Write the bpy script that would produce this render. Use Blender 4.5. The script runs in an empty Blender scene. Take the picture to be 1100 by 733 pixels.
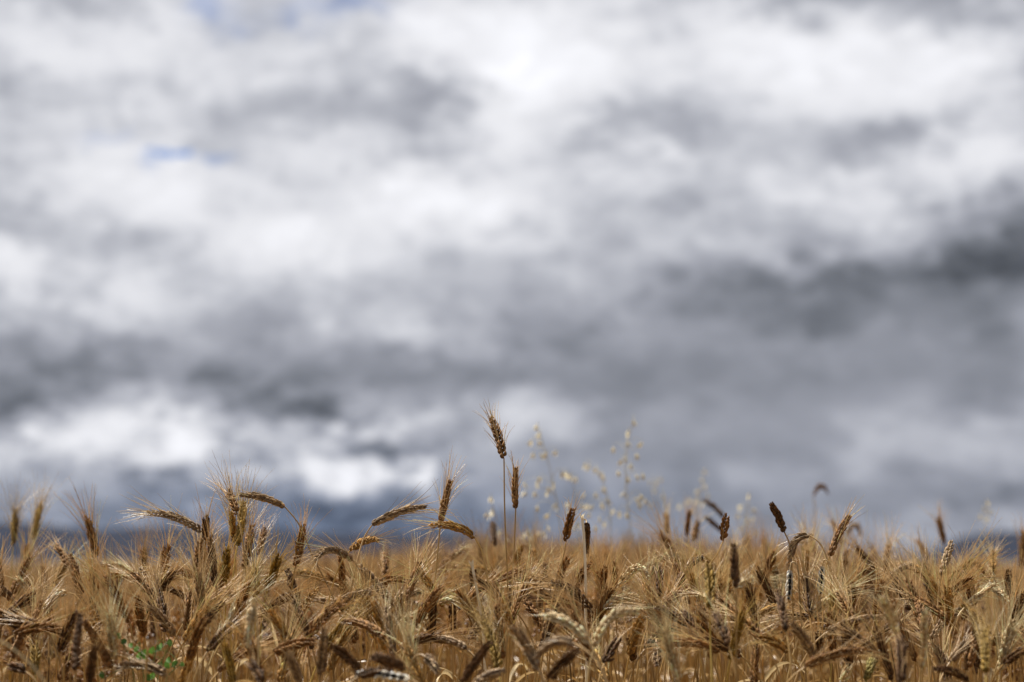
import bpy, math, random
import numpy as np
from mathutils import Vector

# ------------------------------------------------------------------ camera, sky, sun, exposure
scene = bpy.context.scene
COL = scene.collection
R = random.Random(11)
NP = np.random.default_rng(5)

FPX = 2597.0                       # 85 mm lens, in pixels of an 1100 px wide frame
CAM_Z = 0.95
HORIZON = 603.0
PITCH = math.atan((HORIZON - 366.5) / FPX)

cam_d = bpy.data.cameras.new("camera")
cam = bpy.data.objects.new("camera", cam_d)
COL.objects.link(cam)
cam.location = (0, 0, CAM_Z)
cam.rotation_euler = (math.radians(90) + PITCH, 0, 0)
cam_d.sensor_width = 36.0
cam_d.lens = 85.0
cam_d.clip_start = 0.05
cam_d.clip_end = 60000.0
cam_d.dof.use_dof = True
cam_d.dof.focus_distance = 4.02
cam_d.dof.aperture_fstop = 3.3
scene.camera = cam

SUN_EL = math.radians(61)
SUN_AZ = math.radians(-48)         # measured from +Y (ahead of the camera) towards +X
sun_d = bpy.data.lights.new("sun", "SUN")
sun_d.energy = 5.0
sun_d.angle = math.radians(0.5)
sun_d.color = (1.0, 0.95, 0.87)
sun = bpy.data.objects.new("sun", sun_d)
COL.objects.link(sun)
to_sun = Vector((math.sin(SUN_AZ) * math.cos(SUN_EL), math.cos(SUN_AZ) * math.cos(SUN_EL), math.sin(SUN_EL)))
sun.rotation_euler = to_sun.to_track_quat('Z', 'Y').to_euler()
sun.location = (0, 0, 30)

scene.view_settings.view_transform = 'Standard'
scene.view_settings.look = 'None'
scene.view_settings.exposure = 0.85
scene.view_settings.gamma = 1.0
scene.view_settings.use_curve_mapping = False
scene.render.engine = 'CYCLES'
scene.cycles.use_denoising = True
scene.cycles.max_bounces = 6
scene.cycles.diffuse_bounces = 3
scene.cycles.transmission_bounces = 3
scene.cycles.volume_bounces = 0


class NT:
    """small helper for writing node trees"""
    def __init__(self, tree):
        self.t = tree
    def n(self, typ, **kw):
        nd = self.t.nodes.new(typ)
        for k, v in kw.items():
            setattr(nd, k, v)
        return nd
    def put(self, sock, v):
        if v is None:
            return
        if isinstance(v, bpy.types.NodeSocket):
            self.t.links.new(v, sock)
        else:
            sock.default_value = v
    def math(self, op, a, b=None, c=None, clamp=False):
        nd = self.n("ShaderNodeMath", operation=op, use_clamp=clamp)
        for i, v in enumerate((a, b, c)):
            self.put(nd.inputs[i], v)
        return nd.outputs[0]
    def vec(self, op, a, b=None, c=None):
        nd = self.n("ShaderNodeVectorMath", operation=op)
        for i, v in enumerate((a, b, c)):
            self.put(nd.inputs[i], v)
        return nd.outputs["Value"] if op in ("DOT_PRODUCT", "LENGTH", "DISTANCE") else nd.outputs[0]
    def noise(self, vec, scale, detail=4, rough=0.5, colour=False):
        nd = self.n("ShaderNodeTexNoise")
        self.put(nd.inputs["Vector"], vec)
        nd.inputs["Scale"].default_value = scale
        nd.inputs["Detail"].default_value = detail
        nd.inputs["Roughness"].default_value = rough
        return nd.outputs["Color"] if colour else nd.outputs["Fac"]
    def mix(self, fac, a, b, blend='MIX'):
        nd = self.n("ShaderNodeMix", data_type='RGBA', blend_type=blend)
        self.put(nd.inputs["Factor"], fac)
        self.put(nd.inputs["A"] if False else nd.inputs[6], a)
        self.put(nd.inputs[7], b)
        return nd.outputs[2]


def sky_angle(px, py):
    return math.atan((px - 550) / FPX), PITCH + math.atan((366.5 - py) / FPX)


# clouds: (x, y, half width, half height, brightness) -- where each bank of cloud hangs in the sky
CLOUDS = [
    (80, 60, 110, 45, .90), (0, 105, 80, 40, .76), (230, 100, 110, 45, .82), (215, 15, 60, 30, .80), (330, 70, 70, 40, .84),
    (400, 122, 120, 24, .70), (300, 135, 80, 30, .78), (500, 105, 60, 26, .78), (475, 30, 60, 50, .96), (600, 50, 90, 60, 1.03), (560, 110, 55, 45, .98),
    (700, 60, 60, 60, .90), (655, 135, 50, 40, .76), (890, 62, 70, 40, .99), (790, 45, 50, 45, .95), (880, 8, 60, 24, .78),
    (1050, 8, 70, 26, .70), (1045, 65, 60, 40, .93), (800, 100, 70, 40, .88), (960, 110, 60, 40, .90), (1060, 130, 70, 34, .84), (745, 150, 90, 24, .74),
    (60, 150, 90, 34, .84), (210, 175, 80, 28, .84), (330, 165, 80, 26, .88), (20, 235, 60, 40, .74), (130, 215, 80, 40, .91), (160, 275, 70, 26, .78), (10, 295, 40, 26, .90),
    (300, 255, 90, 34, .96), (480, 212, 70, 28, .99), (400, 200, 70, 30, .93), (500, 265, 70, 30, .82), (620, 200, 70, 36, .83),
    (720, 180, 70, 26, .82), (710, 160, 30, 12, .84), (910, 198, 60, 20, .86), (840, 180, 70, 30, .82), (1040, 185, 70, 26, .87), (980, 160, 60, 30, .79),
    (600, 265, 80, 36, .78), (700, 245, 70, 34, .75), (800, 248, 70, 30, .74), (900, 245, 60, 28, .74), (1000, 232, 70, 26, .71), (1090, 235, 60, 22, .55),
    (140, 322, 60, 28, .88), (40, 340, 60, 28, .76), (250, 330, 70, 28, .72), (360, 320, 70, 28, .77), (450, 340, 60, 28, .77), (540, 320, 70, 30, .70), (270, 300, 40, 16, .84),
    (640, 320, 70, 30, .70), (740, 310, 60, 26, .58), (840, 302, 60, 20, .53), (930, 303, 70, 22, .47), (1010, 288, 70, 24, .43), (1085, 288, 60, 30, .38), (880, 343, 44, 16, .46), (800, 340, 50, 22, .54), (960, 345, 50, 20, .56), (1060, 345, 60, 22, .52),
    (40, 390, 80, 28, .51), (150, 390, 80, 28, .55), (260, 375, 80, 26, .58), (350, 390, 80, 28, .53), (460, 395, 80, 28, .54), (560, 380, 80, 30, .56), (10, 440, 50, 20, .48), (290, 425, 50, 20, .46), (345, 442, 44, 16, .43), (240, 420, 40, 18, .52), (90, 430, 50, 18, .60),
    (660, 400, 80, 40, .54), (770, 410, 80, 40, .55), (880, 410, 80, 40, .56), (990, 400, 80, 40, .57), (1090, 400, 60, 40, .54),
    (150, 455, 50, 20, .86), (60, 480, 60, 24, .82), (210, 478, 44, 22, .90), (130, 500, 60, 20, .70), (20, 510, 50, 20, .66), (280, 475, 44, 22, .72), (260, 510, 44, 18, .70), (370, 512, 26, 13, .95), (322, 508, 26, 14, .78), (445, 514, 20, 14, .97), (410, 495, 24, 16, .70), (400, 460, 44, 16, .70), (480, 455, 46, 22, .68), (565, 447, 46, 24, .78), (540, 490, 50, 22, .66), (490, 515, 30, 18, .60),
    (660, 480, 70, 30, .59), (760, 490, 70, 30, .57), (860, 485, 60, 30, .58), (950, 490, 50, 24, .67), (1060, 480, 50, 28, .71), (1020, 515, 50, 20, .60),
    (50, 552, 70, 20, .62), (150, 545, 70, 20, .55), (250, 548, 60, 20, .50), (340, 545, 60, 20, .46), (430, 552, 60, 20, .46), (510, 565, 60, 22, .47), (590, 545, 60, 26, .54), (680, 550, 60, 26, .56), (780, 555, 70, 26, .57), (880, 555, 60, 24, .60), (970, 555, 60, 24, .63), (1070, 550, 60, 20, .62),
    (320, 595, 120, 16, .42), (540, 598, 100, 16, .42), (760, 598, 110, 18, .54), (980, 598, 110, 16, .58), (60, 590, 110, 14, .55),
]
FIX = [0.12, 0.01, -0.02, 0.03, 0.02, 0.0, 0.02, -0.02, 0.16, 0.13, 0.22, 0.05, 0.0, 0.16, 0.09, -0.11, -0.05, 0.15, 0.06, 0.07, 0.02, -0.03, 0.06, -0.0, 0.02, 0.02, 0.16, -0.01, 0.12, 0.15, 0.21, 0.03, 0.01, 0.03, -0.06, 0.08, 0.05, -0.01, 0.17, -0.13, -0.01, 0.0, -0.04, 0.03, 0.06, 0.03, 0.01, -0.07, 0.01, 0.05, 0.03, 0.01, 0.03, 0.03, -0.04, -0.07, -0.08, 0.05, -0.01, 0.02, 0.03, -0.02, -0.0, -0.05, 0.05, 0.03, 0.02, -0.03, -0.05, 0.04, -0.01, -0.15, -0.06, -0.04, -0.0, -0.0, -0.01, 0.0, -0.01, 0.05, 0.11, 0.19, -0.25, 0.01, -0.11, 0.05, 0.25, 0.03, 0.25, -0.21, 0.14, 0.01, 0.01, -0.05, 0.04, 0.0, 0.01, 0.03, 0.06, 0.03, -0.0, -0.11, -0.05, 0.08, -0.05, 0.01, -0.03, -0.04, 0.01, 0.01, -0.02, -0.04, -0.12, -0.07, -0.04, -0.07, -0.05, 0.01]
CL_BASE = 0.70


def solve_clouds():
    """height of each cloud bump so that together they reach the brightness wanted at each centre"""
    c = np.array([sky_angle(a, b) for a, b, *_ in CLOUDS])
    s = np.array([(q[2] / FPX * 1.15, q[3] / FPX * 1.15) for q in CLOUDS])
    v = np.array([(0.81 + (q[4] - 0.80) * 0.80 if q[1] < 285 and q[4] > .6 else q[4]) + (0.03 if 444 < q[1] < 520 and q[0] < 600 else 0.05 if 360 < q[1] < 444 and q[0] < 600 else 0.02 if q[1] > 360 and q[0] > 600 and q[1] < 500 else 0) for q in CLOUDS]) + np.array(FIX) - CL_BASE
    d = (c[:, None, :] - c[None, :, :]) / s[None, :, :]
    A = np.exp(-(d ** 2).sum(-1))
    w = np.linalg.solve(A.T @ A + 0.025 * np.eye(len(v)), A.T @ v)
    return c, s, w


def build_world():
    world = bpy.data.worlds.new("World")
    scene.world = world
    world.use_nodes = True
    t = world.node_tree
    t.nodes.clear()
    k = NT(t)
    out = k.n("ShaderNodeOutputWorld")
    bg = k.n("ShaderNodeBackground")
    bg.inputs["Strength"].default_value = 0.1
    t.links.new(bg.outputs[0], out.inputs[0])
    sky = k.n("ShaderNodeTexSky", sky_type='NISHITA')
    sky.sun_disc = False
    sky.sun_elevation = SUN_EL
    sky.sun_rotation = SUN_AZ
    sky.altitude = 300.0
    co = k.n("ShaderNodeTexCoord")
    sep = k.n("ShaderNodeSeparateXYZ")
    t.links.new(co.outputs["Generated"], sep.inputs[0])
    az = k.math('ARCTAN2', sep.outputs[0], sep.outputs[1])
    el = k.math('ARCSINE', sep.outputs[2])
    cmb = k.n("ShaderNodeCombineXYZ")
    t.links.new(az, cmb.inputs[0])
    t.links.new(el, cmb.inputs[1])
    p0 = cmb.outputs[0]
    stretched = k.vec('MULTIPLY', p0, (1.0, 1.75, 1.0))
    # ragged edges: push the lookup about with turbulence
    w1 = k.noise(stretched, 22.0, 6, 0.62, True)
    w1 = k.vec('SUBTRACT', w1, (0.5, 0.5, 0.5))
    p = k.vec('MULTIPLY_ADD', w1, (0.050, 0.030, 0.0), p0)
    w2 = k.noise(stretched, 70.0, 4, 0.55, True)
    w2 = k.vec('SUBTRACT', w2, (0.5, 0.5, 0.5))
    p = k.vec('MULTIPLY_ADD', w2, (0.036, 0.025, 0.0), p)
    c, s, w = solve_clouds()
    acc = None
    for i in range(len(w)):
        sx, sy = 1 / s[i, 0], 1 / s[i, 1]
        q = k.vec('MULTIPLY_ADD', p, (sx, sy, 0.0), (-c[i, 0] * sx, -c[i, 1] * sy, 0.0))
        e = k.math('POWER', math.exp(-1), k.vec('DOT_PRODUCT', q, q))
        acc = k.math('MULTIPLY_ADD', e, float(w[i]), CL_BASE if acc is None else acc)
    # billows inside each bank; the rain veil low on the right is smoother
    rx, ry = sky_angle(880, 430)
    q = k.vec('MULTIPLY_ADD', p0, (FPX / 330, FPX / 110, 0.0), (-rx * FPX / 330, -ry * FPX / 110, 0.0))
    veil = k.math('POWER', math.exp(-1), k.vec('DOT_PRODUCT', q, q))
    amp = k.math('MULTIPLY_ADD', veil, -0.20, 0.28)
    qx, qy = sky_angle(200, 478)                       # heaped cumulus low on the left is the most broken
    q = k.vec('MULTIPLY_ADD', p0, (FPX / 330, FPX / 55, 0.0), (-qx * FPX / 330, -qy * FPX / 55, 0.0))
    amp = k.math('MULTIPLY_ADD', k.math('POWER', math.exp(-1), k.vec('DOT_PRODUCT', q, q)), 0.46, amp)
    det = k.math('SUBTRACT', k.noise(k.vec('ADD', k.vec('MULTIPLY', p, (1.0, 1.7, 1.0)), (3.1, 1.7, 0.0)), 44.0, 8, 0.66), 0.5)
    v = k.math('MULTIPLY_ADD', det, k.math('MULTIPLY', amp, 0.68), acc)

    def sheet(off, scale, sy, lo, hi, detail=8, rough=0.58):
        # a layer of cloud with an edge of its own
        nz = k.noise(k.vec('ADD', k.vec('MULTIPLY', p0, (1.0, sy, 1.0)), off), scale, detail, rough)
        m = k.n("ShaderNodeMapRange", interpolation_type='SMOOTHSTEP')
        k.put(m.inputs[0], nz)
        m.inputs[1].default_value, m.inputs[2].default_value = lo, hi
        m.inputs[3].default_value, m.inputs[4].default_value = -0.5, 0.5
        return m.outputs[0]
    a2 = k.math('MULTIPLY', amp, 0.17)
    v = k.math('MULTIPLY_ADD', sheet((1.3, 4.2, 0.0), 11.0, 2.4, .46, .56), a2, v)
    v = k.math('MULTIPLY_ADD', sheet((8.3, 2.9, 0.0), 21.0, 2.0, .46, .55), a2, v)
    v = k.math('MULTIPLY_ADD', sheet((5.1, 6.6, 0.0), 38.0, 1.5, .45, .55), k.math('MULTIPLY', amp, 0.20), v)
    big = k.math('SUBTRACT', k.noise(stretched, 3.0, 3, 0.5), 0.5)
    behind = k.n("ShaderNodeMapRange")
    k.put(behind.inputs[0], k.math('ABSOLUTE', az))
    behind.inputs[1].default_value = 0.3
    behind.inputs[2].default_value = 0.8
    v = k.math('MULTIPLY_ADD', k.math('MULTIPLY', big, behind.outputs[0]), 0.7, v)
    v = k.math('MULTIPLY_ADD', behind.outputs[0], -0.08, v)
    v = k.math('MAXIMUM', v, 0.12)
    over = k.math('MAXIMUM', k.math('SUBTRACT', v, 0.88), 0.0)
    v = k.math('MULTIPLY_ADD', over, -0.6, v)              # thick cloud cannot get much brighter than this
    lin = k.math('POWER', k.math('MULTIPLY', v, 1.0), 2.25)
    lin10 = k.math('MULTIPLY', lin, 10.0 / 2 ** 0.85)
    tone = k.n("ShaderNodeValToRGB")
    k.put(tone.inputs[0], v)
    r = tone.color_ramp
    r.elements[0].position = 0.35
    r.elements[0].color = (0.90, 0.98, 1.13, 1)
    r.elements[1].position = 0.92
    r.elements[1].color = (0.99, 0.995, 1.04, 1)
    e = r.elements.new(0.62)
    e.color = (0.93, 0.968, 1.10, 1)
    # bluer air low over the horizon on the left
    bx, by = sky_angle(330, 590)
    q = k.vec('MULTIPLY_ADD', p0, (FPX / 330, FPX / 75, 0.0), (-bx * FPX / 330, -by * FPX / 75, 0.0))
    low = k.math('POWER', math.exp(-1), k.vec('DOT_PRODUCT', q, q))
    low = k.math('MULTIPLY', low, k.math('MULTIPLY_ADD', v, -3.0, 2.4, clamp=True))
    tint = k.mix(low, tone.outputs[0], (0.74, 0.94, 1.36, 1))
    cl = k.n("ShaderNodeVectorMath", operation='SCALE')
    t.links.new(tint, cl.inputs[0])
    k.put(cl.inputs["Scale"], lin10)
    # a few rifts that let the blue sky through
    rift = None
    for (x, y, a, b, h) in [(191, 179, 19, 7, 1.1), (372, 14, 40, 15, .42), (213, 8, 18, 16, .40), (240, 22, 30, 12, .2), (310, 30, 22, 10, .3), (245, 180, 16, 6, .35), (110, 160, 20, 8, .2)]:
        ux, uy = sky_angle(x, y)
        q = k.vec('MULTIPLY_ADD', p, (FPX / a, FPX / b, 0.0), (-ux * FPX / a, -uy * FPX / b, 0.0))
        g = k.math('POWER', math.exp(-1), k.vec('DOT_PRODUCT', q, q))
        rift = k.math('MULTIPLY_ADD', g, h, 0.0 if rift is None else rift)
    rift = k.math('MULTIPLY', rift, 1.0, clamp=True)
    clear = k.mix(1.0, sky.outputs[0], (0.17, 0.29, 0.52, 1), 'MULTIPLY')
    t.links.new(k.mix(rift, cl.outputs[0], clear), bg.inputs["Color"])
    world.cycles.sampling_method = 'MANUAL'
    world.cycles.sample_map_resolution = 512


build_world()


# ------------------------------------------------------------------ materials
def new_mat(name):
    m = bpy.data.materials.new(name)
    m.use_nodes = True
    m.node_tree.nodes.clear()
    return m, NT(m.node_tree)


def tinted(name, rough, trans, spec=0.35, vary=0.35, scale=180.0, bump=0.0):
    """dry plant tissue: own colour from the mesh's tint attribute, mottled, letting some light through"""
    m, k = new_mat(name)
    out = k.n("ShaderNodeOutputMaterial")
    at = k.n("ShaderNodeAttribute", attribute_name="tint")
    geo = k.n("ShaderNodeNewGeometry")
    nz = k.noise(geo.outputs["Position"], scale, 3, 0.6)
    g = k.math('MULTIPLY_ADD', nz, vary * 2, 1.0 - vary)
    sc = k.n("ShaderNodeVectorMath", operation='SCALE')
    k.put(sc.inputs[0], at.outputs["Color"])
    k.put(sc.inputs["Scale"], g)
    b = k.n("ShaderNodeBsdfPrincipled")
    k.put(b.inputs["Base Color"], sc.outputs[0])
    b.inputs["Roughness"].default_value = rough
    b.inputs["Specular IOR Level"].default_value = spec
    if bump:
        bp = k.n("ShaderNodeBump")
        bp.inputs["Strength"].default_value = bump
        bp.inputs["Distance"].default_value = 0.001
        k.put(bp.inputs["Height"], k.noise(geo.outputs["Position"], scale * 4, 2, 0.6))
        k.put(b.inputs["Normal"], bp.outputs[0])
    tr = k.n("ShaderNodeBsdfTranslucent")
    k.put(tr.inputs[0], sc.outputs[0])
    mx = k.n("ShaderNodeMixShader")
    mx.inputs[0].default_value = trans
    k.put(mx.inputs[1], b.outputs[0])
    k.put(mx.inputs[2], tr.outputs[0])
    k.put(out.inputs[0], mx.outputs[0])
    return m


M_EAR = tinted("wheat_husk", 0.62, 0.20, 0.2, 0.40, 220.0, 0.5)
M_AWN = tinted("wheat_awn", 0.38, 0.30, 0.5, 0.25, 40.0)
M_STEM = tinted("wheat_straw", 0.42, 0.03, 0.45, 0.30, 60.0)
M_LEAF = tinted("dry_leaf", 0.55, 0.35, 0.3, 0.40, 90.0)
M_OAT = tinted("oat_husk", 0.5, 0.6, 0.3, 0.15, 120.0)
M_GREEN = tinted("green_leaf", 0.5, 0.35, 0.4, 0.25, 120.0)


def soil_mat():
    m, k = new_mat("soil")
    out = k.n("ShaderNodeOutputMaterial")
    geo = k.n("ShaderNodeNewGeometry")
    n1 = k.noise(geo.outputs["Position"], 6.0, 6, 0.65)
    n2 = k.noise(geo.outputs["Position"], 0.004, 3, 0.5)
    r1 = k.mix(n1, (0.06, 0.038, 0.020, 1), (0.20, 0.135, 0.065, 1))
    r2 = k.mix(n2, (0.75, 0.80, 0.70, 1), (1.1, 1.05, 1.0, 1))
    c = k.mix(1.0, r1, r2, 'MULTIPLY')
    b = k.n("ShaderNodeBsdfPrincipled")
    k.put(b.inputs["Base Color"], c)
    b.inputs["Roughness"].default_value = 0.95
    bp = k.n("ShaderNodeBump")
    bp.inputs["Strength"].default_value = 0.6
    bp.inputs["Distance"].default_value = 0.02
    k.put(bp.inputs["Height"], n1)
    k.put(b.inputs["Normal"], bp.outputs[0])
    k.put(out.inputs[0], b.outputs[0])
    return m


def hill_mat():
    m, k = new_mat("wooded_hillside_in_shade")
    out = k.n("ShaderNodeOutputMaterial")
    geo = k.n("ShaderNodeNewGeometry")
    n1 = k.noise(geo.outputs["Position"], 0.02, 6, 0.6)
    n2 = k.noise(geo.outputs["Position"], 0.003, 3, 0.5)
    c = k.mix(n1, (0.010, 0.015, 0.024, 1), (0.025, 0.031, 0.042, 1))  # cloud shade and the blue of distance are mixed into this colour
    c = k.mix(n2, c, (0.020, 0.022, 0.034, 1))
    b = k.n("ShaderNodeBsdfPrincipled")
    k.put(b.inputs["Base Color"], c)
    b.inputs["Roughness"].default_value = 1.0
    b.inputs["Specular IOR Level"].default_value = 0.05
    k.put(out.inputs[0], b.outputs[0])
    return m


# ------------------------------------------------------------------ mesh helpers
def unit(v):
    return v / np.maximum(np.linalg.norm(v, axis=-1, keepdims=True), 1e-9)


class Acc:
    """collects lofted pieces; build() links them as ONE mesh object"""
    def __init__(self):
        self.V, self.Q, self.T, self.n = [], [], [], 0
    def add(self, V, Q, T):
        self.V.append(V.reshape(-1, 3)); self.Q.append(Q + self.n); self.T.append(T.reshape(-1, 3)); self.n += V.reshape(-1, 3).shape[0]
    def loft(self, G, tint, closed=True):
        """G (M, R, S, 3): M lofted pieces of R rings with S points each; tint broadcastable to (M, R, S, 3)"""
        Mn, Rn, S, _ = G.shape
        idx = np.arange(Mn * Rn * S).reshape(Mn, Rn, S)
        nx = np.roll(idx, -1, axis=2)
        a, b, c, d = idx[:, :-1], nx[:, :-1], nx[:, 1:], idx[:, 1:]
        if not closed:
            a, b, c, d = a[..., :-1], b[..., :-1], c[..., :-1], d[..., :-1]
        Q = np.stack([a, b, c, d], -1).reshape(-1, 4)
        self.add(np.ascontiguousarray(G), Q, np.broadcast_to(tint, G.shape).copy())
    def arrays(self):
        return np.concatenate(self.V), np.concatenate(self.Q), np.concatenate(self.T)
    def build(self, name, mat, parent=None, smooth=True):
        V, Q, T = self.arrays()
        return link_mesh(name, V, Q, T, mat, parent, smooth)


def link_mesh(name, V, Q, T, mat, parent=None, smooth=True):
    me = bpy.data.meshes.new(name)
    me.vertices.add(len(V))
    me.vertices.foreach_set("co", V.astype(np.float32).ravel())
    me.loops.add(len(Q) * 4)
    me.loops.foreach_set("vertex_index", Q.astype(np.int32).ravel())
    me.polygons.add(len(Q))
    me.polygons.foreach_set("loop_start", (np.arange(len(Q)) * 4).astype(np.int32))
    me.polygons.foreach_set("use_smooth", np.full(len(Q), smooth))
    me.update(calc_edges=True)
    at = me.attributes.new("tint", 'FLOAT_COLOR', 'POINT')
    at.data.foreach_set("color", np.concatenate([T, np.ones((len(T), 1))], 1).astype(np.float32).ravel())
    me.materials.append(mat)
    o = bpy.data.objects.new(name, me)
    COL.objects.link(o)
    if parent is not None:
        o.parent = parent
    return o


def tag(o, label=None, cat=None, group=None, kind=None):
    for k_, v_ in (("label", label), ("category", cat), ("group", group), ("kind", kind)):
        if v_:
            o[k_] = v_
    return o


def thing(name, loc, label, cat, group=None):
    o = bpy.data.objects.new(name, None)
    COL.objects.link(o)
    o.location = loc
    o.empty_display_size = 0.03
    return tag(o, label, cat, group)


def transport(P):
    """tangents and parallel-transported side vectors along a polyline (R, 3)"""
    T = unit(np.gradient(P, axis=0))
    ref = np.array([0., 1., 0.]) if abs(T[0, 1]) < 0.8 else np.array([1., 0., 0.])
    N = np.zeros_like(P)
    n = ref - T[0] * (ref @ T[0])
    for i in range(len(P)):
        n = n - T[i] * (n @ T[i])
        n = n / max(np.linalg.norm(n), 1e-9)
        N[i] = n
    return T, N, np.cross(T, N)


def tube(acc, P, rad, tint, sides=6):
    T, N, B = transport(P)
    a = np.arange(sides) * 2 * math.pi / sides
    G = P[:, None, :] + rad[:, None, None] * (np.cos(a)[None, :, None] * N[:, None, :] + np.sin(a)[None, :, None] * B[:, None, :])
    acc.loft(G[None], tint)


def bez(p0, p1, p2, p3, n):
    t = np.linspace(0, 1, n)[:, None]
    return (1 - t) ** 3 * p0 + 3 * (1 - t) ** 2 * t * p1 + 3 * (1 - t) * t ** 2 * p2 + t ** 3 * p3


def spline(pts, n):
    """centripetal Catmull-Rom through pts, n samples in all"""
    P = np.array(pts, float)
    if len(P) == 2:
        return P[0] + (P[1] - P[0]) * np.linspace(0, 1, n)[:, None]
    E = np.vstack([2 * P[0] - P[1], P, 2 * P[-1] - P[-2]])
    kt = np.concatenate([[0], np.cumsum(np.maximum(np.linalg.norm(np.diff(E, axis=0), axis=1), 1e-6) ** 0.5)])
    out = []
    for u in np.linspace(kt[1], kt[-2] - 1e-9, n):
        i = min(max(int(np.searchsorted(kt, u, side='right')) - 1, 1), len(P) - 1)
        t0, t1, t2, t3 = kt[i - 1:i + 3]
        p0, p1, p2, p3 = E[i - 1:i + 3]
        a1 = (t1 - u) / (t1 - t0) * p0 + (u - t0) / (t1 - t0) * p1
        a2 = (t2 - u) / (t2 - t1) * p1 + (u - t1) / (t2 - t1) * p2
        a3 = (t3 - u) / (t3 - t2) * p2 + (u - t2) / (t3 - t2) * p3
        b1 = (t2 - u) / (t2 - t0) * a1 + (u - t0) / (t2 - t0) * a2
        b2 = (t3 - u) / (t3 - t1) * a2 + (u - t1) / (t3 - t1) * a3
        out.append((t2 - u) / (t2 - t1) * b1 + (u - t1) / (t2 - t1) * b2)
    return np.array(out)


def at(px, py, d):
    """the world point at distance d (metres along +Y) seen at that place of the photograph"""
    x, z = (px - 550) / FPX, (366.5 - py) / FPX
    cy, sy = math.cos(PITCH), math.sin(PITCH)
    v = np.array([x, cy - z * sy, sy + z * cy])
    return np.array([0, 0, CAM_Z]) + v * (d / v[1])


# ------------------------------------------------------------------ the wheat plant
COLS = {   # husk, inner husk, awn, stem
    'brown': ((.280, .145, .050), (.175, .086, .030), (.70, .475, .225), (.50, .32, .115)),
    'dark':  ((.130, .068, .029), (.080, .043, .019), (.63, .43, .20), (.40, .25, .090)),
    'gold':  ((.450, .265, .080), (.290, .155, .046), (.75, .54, .270), (.54, .36, .125)),
    'green': ((.290, .180, .036), (.225, .150, .030), (.56, .39, .140), (.47, .33, .080)),
    'leafy': ((.270, .220, .060), (.210, .170, .046), (.50, .40, .140), (.32, .28, .065)),
    'pale':  ((.700, .555, .330), (.450, .310, .160), (.78, .64, .390), (.62, .46, .220)),
    'grey':  ((.370, .260, .150), (.200, .130, .074), (.64, .48, .270), (.46, .31, .145)),
    'sooty': ((.760, .690, .570), (.014, .012, .010), (.62, .50, .310), (.48, .33, .155)),  # glints painted as white husks, shaded gaps as black inner husks
}
SP_Z = np.array([0., .12, .32, .58, .80, .93, 1.0])
SP_R = np.array([.10, .62, 1.0, .92, .58, .26, .03])
AWN = {'n': (0, 0), 'h': (.036, 1.0), 's': (.030, .40), 'm': (.056, .85), 'l': (.074, 1.4)}


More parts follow.
